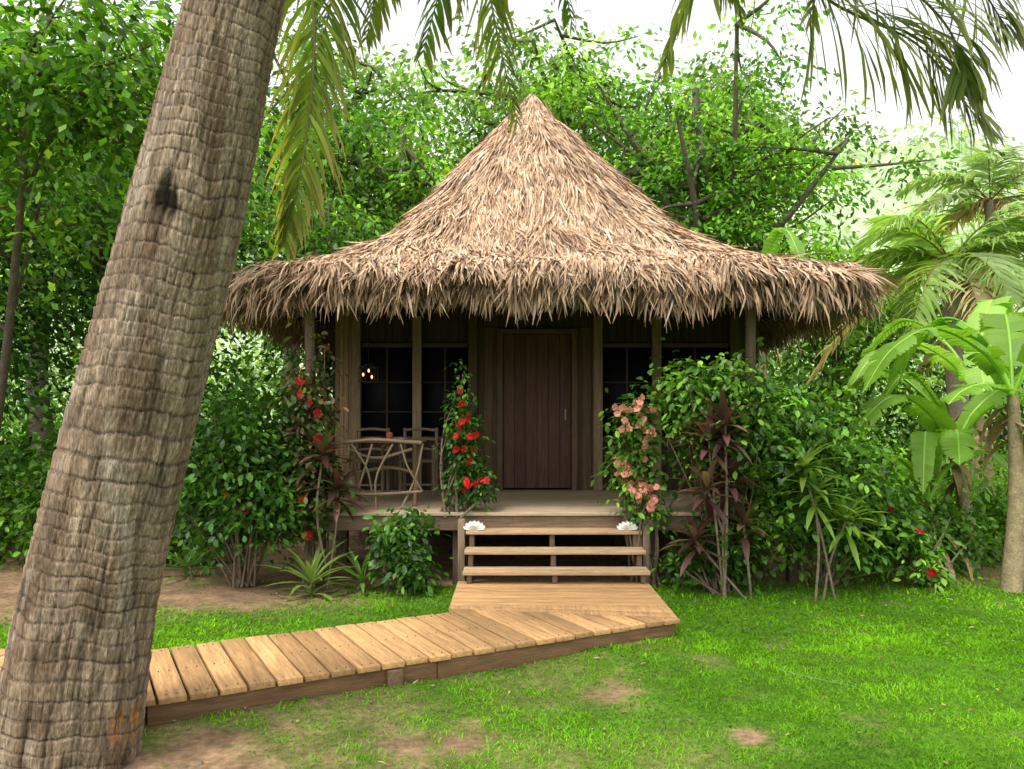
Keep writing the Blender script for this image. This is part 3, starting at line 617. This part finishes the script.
def ti(name,base,tops,n,L,W,cols,el=(-.2,1.35),droop=.45):
    e=empty(name);ml=Mb();ms=Mb()
    for tpt in tops:
        b=np.array(base,float)+R.normal(0,.05,3)*[1,1,0];tpt=np.array(tpt,float);tube(ms,cr([b,(b+tpt)/2+R.normal(0,.05,3),tpt],8),.013,(.2,.16,.11),6)
        for q in range(2): rosette(ml,tpt-Z*.10*q,n//(1+q),L,W,el[0]-.5*q,el[1]-.5*q,cols,droop+.25*q)
    ml.build('leaves',M_leafg,e);ms.build('stems',M_bark,e)
PU=[(.10,.042,.04),(.13,.06,.05),(.065,.035,.032),(.16,.10,.065)]
ti('ti_plant',(2.0,7.6,0),[(1.88,7.6,1.5),(2.08,7.62,1.15),(2.02,7.55,1.65),(1.85,7.55,1.05)],18,.40,.07,PU,(-.2,1.45),.4)
ti('ti_plant',(2.25,7.55,0),[(2.2,7.55,.7),(1.75,7.6,.55)],16,.35,.07,PU+[(.1,.12,.03)])
ti('dracaena_plant',(2.95,7.5,0),[(2.85,7.5,1.0),(3.15,7.5,.75),(2.75,7.5,1.25)],20,.42,.06,[(.16,.27,.035),(.2,.29,.045),(.1,.2,.03)])
ti('ti_plant',(-1.85,8.0,0),[(-1.9,8.0,1.35),(-1.75,8.0,1.0)],16,.38,.065,PU+[(.08,.12,.03)])
ti('spider_lily',(-1.95,7.75,0),[(-1.95,7.75,.1)],20,.55,.05,[(.15,.24,.045),(.2,.26,.07)],(.3,1.3),.4)
ti('spider_lily',(-1.5,7.95,0),[(-1.5,7.95,.08)],16,.45,.045,[(.12,.22,.04)],(.3,1.3),.4)
ti('spider_lily',(-3.5,8.6,0),[(-3.5,8.6,.08)],16,.5,.05,[(.10,.2,.04)],(.3,1.3),.4)
# ---------------------------------------------------------------- banana plants
def bleaf(mb,mr,pts,W,col,n=46):
    sp=cr(pts,n);T=nz(np.gradient(sp,axis=0));sd=nz(np.cross(T,Z)+1e-4);up=nz(np.cross(sd,T));up*=np.sign(up[:,2:3]+1e-4)
    t=np.linspace(0,1,n);prof=np.clip(np.sin(np.pi*np.clip(t*.93+.06,0,1))**.45,.05,1)*np.clip((1.02-t)*7,0.1,1)
    tube(mr,sp,.02*(1-.8*t)+.002,np.array(col)*1.6,6);ln=np.linalg.norm(sp[1]-sp[0])
    k=slice(6,None)
    for sg in (-1,1):
        g=np.repeat(R.random(n),R.integers(2,6,n))[:n];m=len(t[k])
        dr=(.15+.55*g[k])[:,None]
        D0=sd[k]*sg+T[k]*.25+up[k]*.25;D1=nz(D0)*(1-dr)-Z*dr+T[k]*(.25*(g[k]-.3))[:,None]
        cc=np.array(col)*(.85+.3*g[k])[:,None]*R.uniform(.93,1.07,(m,1))
        strips(mb,sp[k],D0,D1,T[k],W/2*prof[k]*R.uniform(.93,1.03,m),ln*1.12,[1,1,1,.96,.85],cc)
def banana(base,top,r0,leaves,col=(.17,.32,.035)):
    e=empty('banana_plant');mt=Mb();ml=Mb();mr=Mb();b=np.array(base,float);tp=np.array(top,float)
    p=cr([b,(b+tp)/2+[.05,0,0],tp],16);tube(mt,p,np.linspace(r0,r0*.5,16)*(1+.08*R.random(16)),(.27,.21,.12),12)
    for (dx,dy,l,rise) in leaves:
        d=np.array([dx,dy,0.]);d=nz(d)*l
        q=[tp,tp+d*.2+Z*rise*.5*l,tp+d*.55+Z*rise*.8*l,tp+d*.85+Z*rise*.6*l-Z*.05,tp+d*1.05+Z*(rise*.25-.12)*l]
        bleaf(ml,mr,q,.5*min(1,l/1.4),np.array(col)*R.uniform(.8,1.2))
    for i in range(10):
        a=R.uniform(0,6.28);h=np.array([[math.cos(a),math.sin(a),0]]);strips(mt,tp[None]-Z*R.uniform(0,.5),h-Z*.2,h*.1-Z,np.cross(h,Z),R.uniform(.4,.9,1),.09,[.6,1,.7,.2],(.3,.2,.1))
    mt.build('pseudostem',M_bark,e);ml.build('leaf_blades',M_leaf,e);mr.build('midribs',M_leafg,e)
banana((4.98,7.95,-.05),(5.0,7.95,1.95),.10,[(-1,-.2,1.6,.5),(-.5,.6,1.2,.8),(.3,-.4,1.3,.9),(1,.2,1.4,.5),(-.8,-.5,1.1,.1),(.4,.8,1.4,.8),(-.15,.1,1.0,1.0)])
banana((5.3,9.2,-.05),(5.1,9.2,1.3),.10,[(-1,-.3,1.4,.6),(-.7,.6,1.4,.9),(.5,-.5,1.2,.7),(-.4,-.8,1.2,.3),(1,.1,1.2,.8),(-.9,.1,.9,1.3)],(.20,.36,.04))
banana((4.75,8.8,-.05),(4.6,8.8,.8),.06,[(-1,-.3,.9,.7),(.7,-.6,.9,.8),(.3,.6,.9,1.),(-.3,-.5,.8,1.2)],(.19,.34,.04))
banana((6.6,11,-.05),(6.4,11,2.0),.12,[(-1,-.2,1.9,.5),(-.6,.6,1.6,.9),(.5,-.5,1.5,.8),(-.4,-.8,1.5,.3),(1,.1,1.6,.6),(.2,.2,1.5,1.2)],(.23,.38,.07))
banana((5.2,16.2,-.05),(5.0,16.2,3.9),.13,[(-1,-.2,1.4,.7),(-.3,.6,1.3,1.2),(.5,-.5,1.5,.6),(1,.1,1.4,.8),(.1,-.2,1.2,1.6)],(.22,.37,.07))
# ---------------------------------------------------------------- litter, hose, stones
mb=Mb();N=420;x=R.uniform(-4.5,5.5,N);y=R.uniform(3.8,8.6,N);P=np.stack([x,y,ghz(x,y)+.015],-1);a=R.uniform(0,6.28,N);h=np.stack([np.cos(a),np.sin(a),R.normal(0,.2,N)],-1)
cc=np.array([(.28,.19,.10),(.33,.25,.13),(.18,.11,.06),(.34,.29,.17)])[R.integers(0,4,N)]
strips(mb,P,h,h+R.normal(0,.3,(N,3)),np.cross(h,Z)+R.normal(0,.2,(N,3)),R.uniform(.015,.05,N),R.uniform(.010,.024,N),[.2,1,.8,.1],cc,fold=.3)
mb.build('fallen_leaves',M_thatch)
mb=Mb();tube(mb,cr([(1.78,5.37,.022),(1.9,5.22,.026),(2.05,5.1,.022),(2.17,5.02,.018)],20),.0028,(.16,.30,.14),8);mb.build('garden_hose',M_leafg)
mb=Mb()
for i in range(80):
    x=R.uniform(-4.5,-.5);y=R.uniform(3.7,9)
    if dirt(np.array([x]),np.array([y]))[0]<.5: continue
    r=R.uniform(.006,.02);z=ghz(np.array([x]),np.array([y]))[0];tube(mb,[(x,y,z-r*.3),(x+.2*r,y,z+r*.3),(x,y,z+r*.7)],[r,r*.95,r*.45],np.array([.22,.18,.14])*R.uniform(.6,1.2),7)
mb.build('pebbles',M_bark)
print('done')
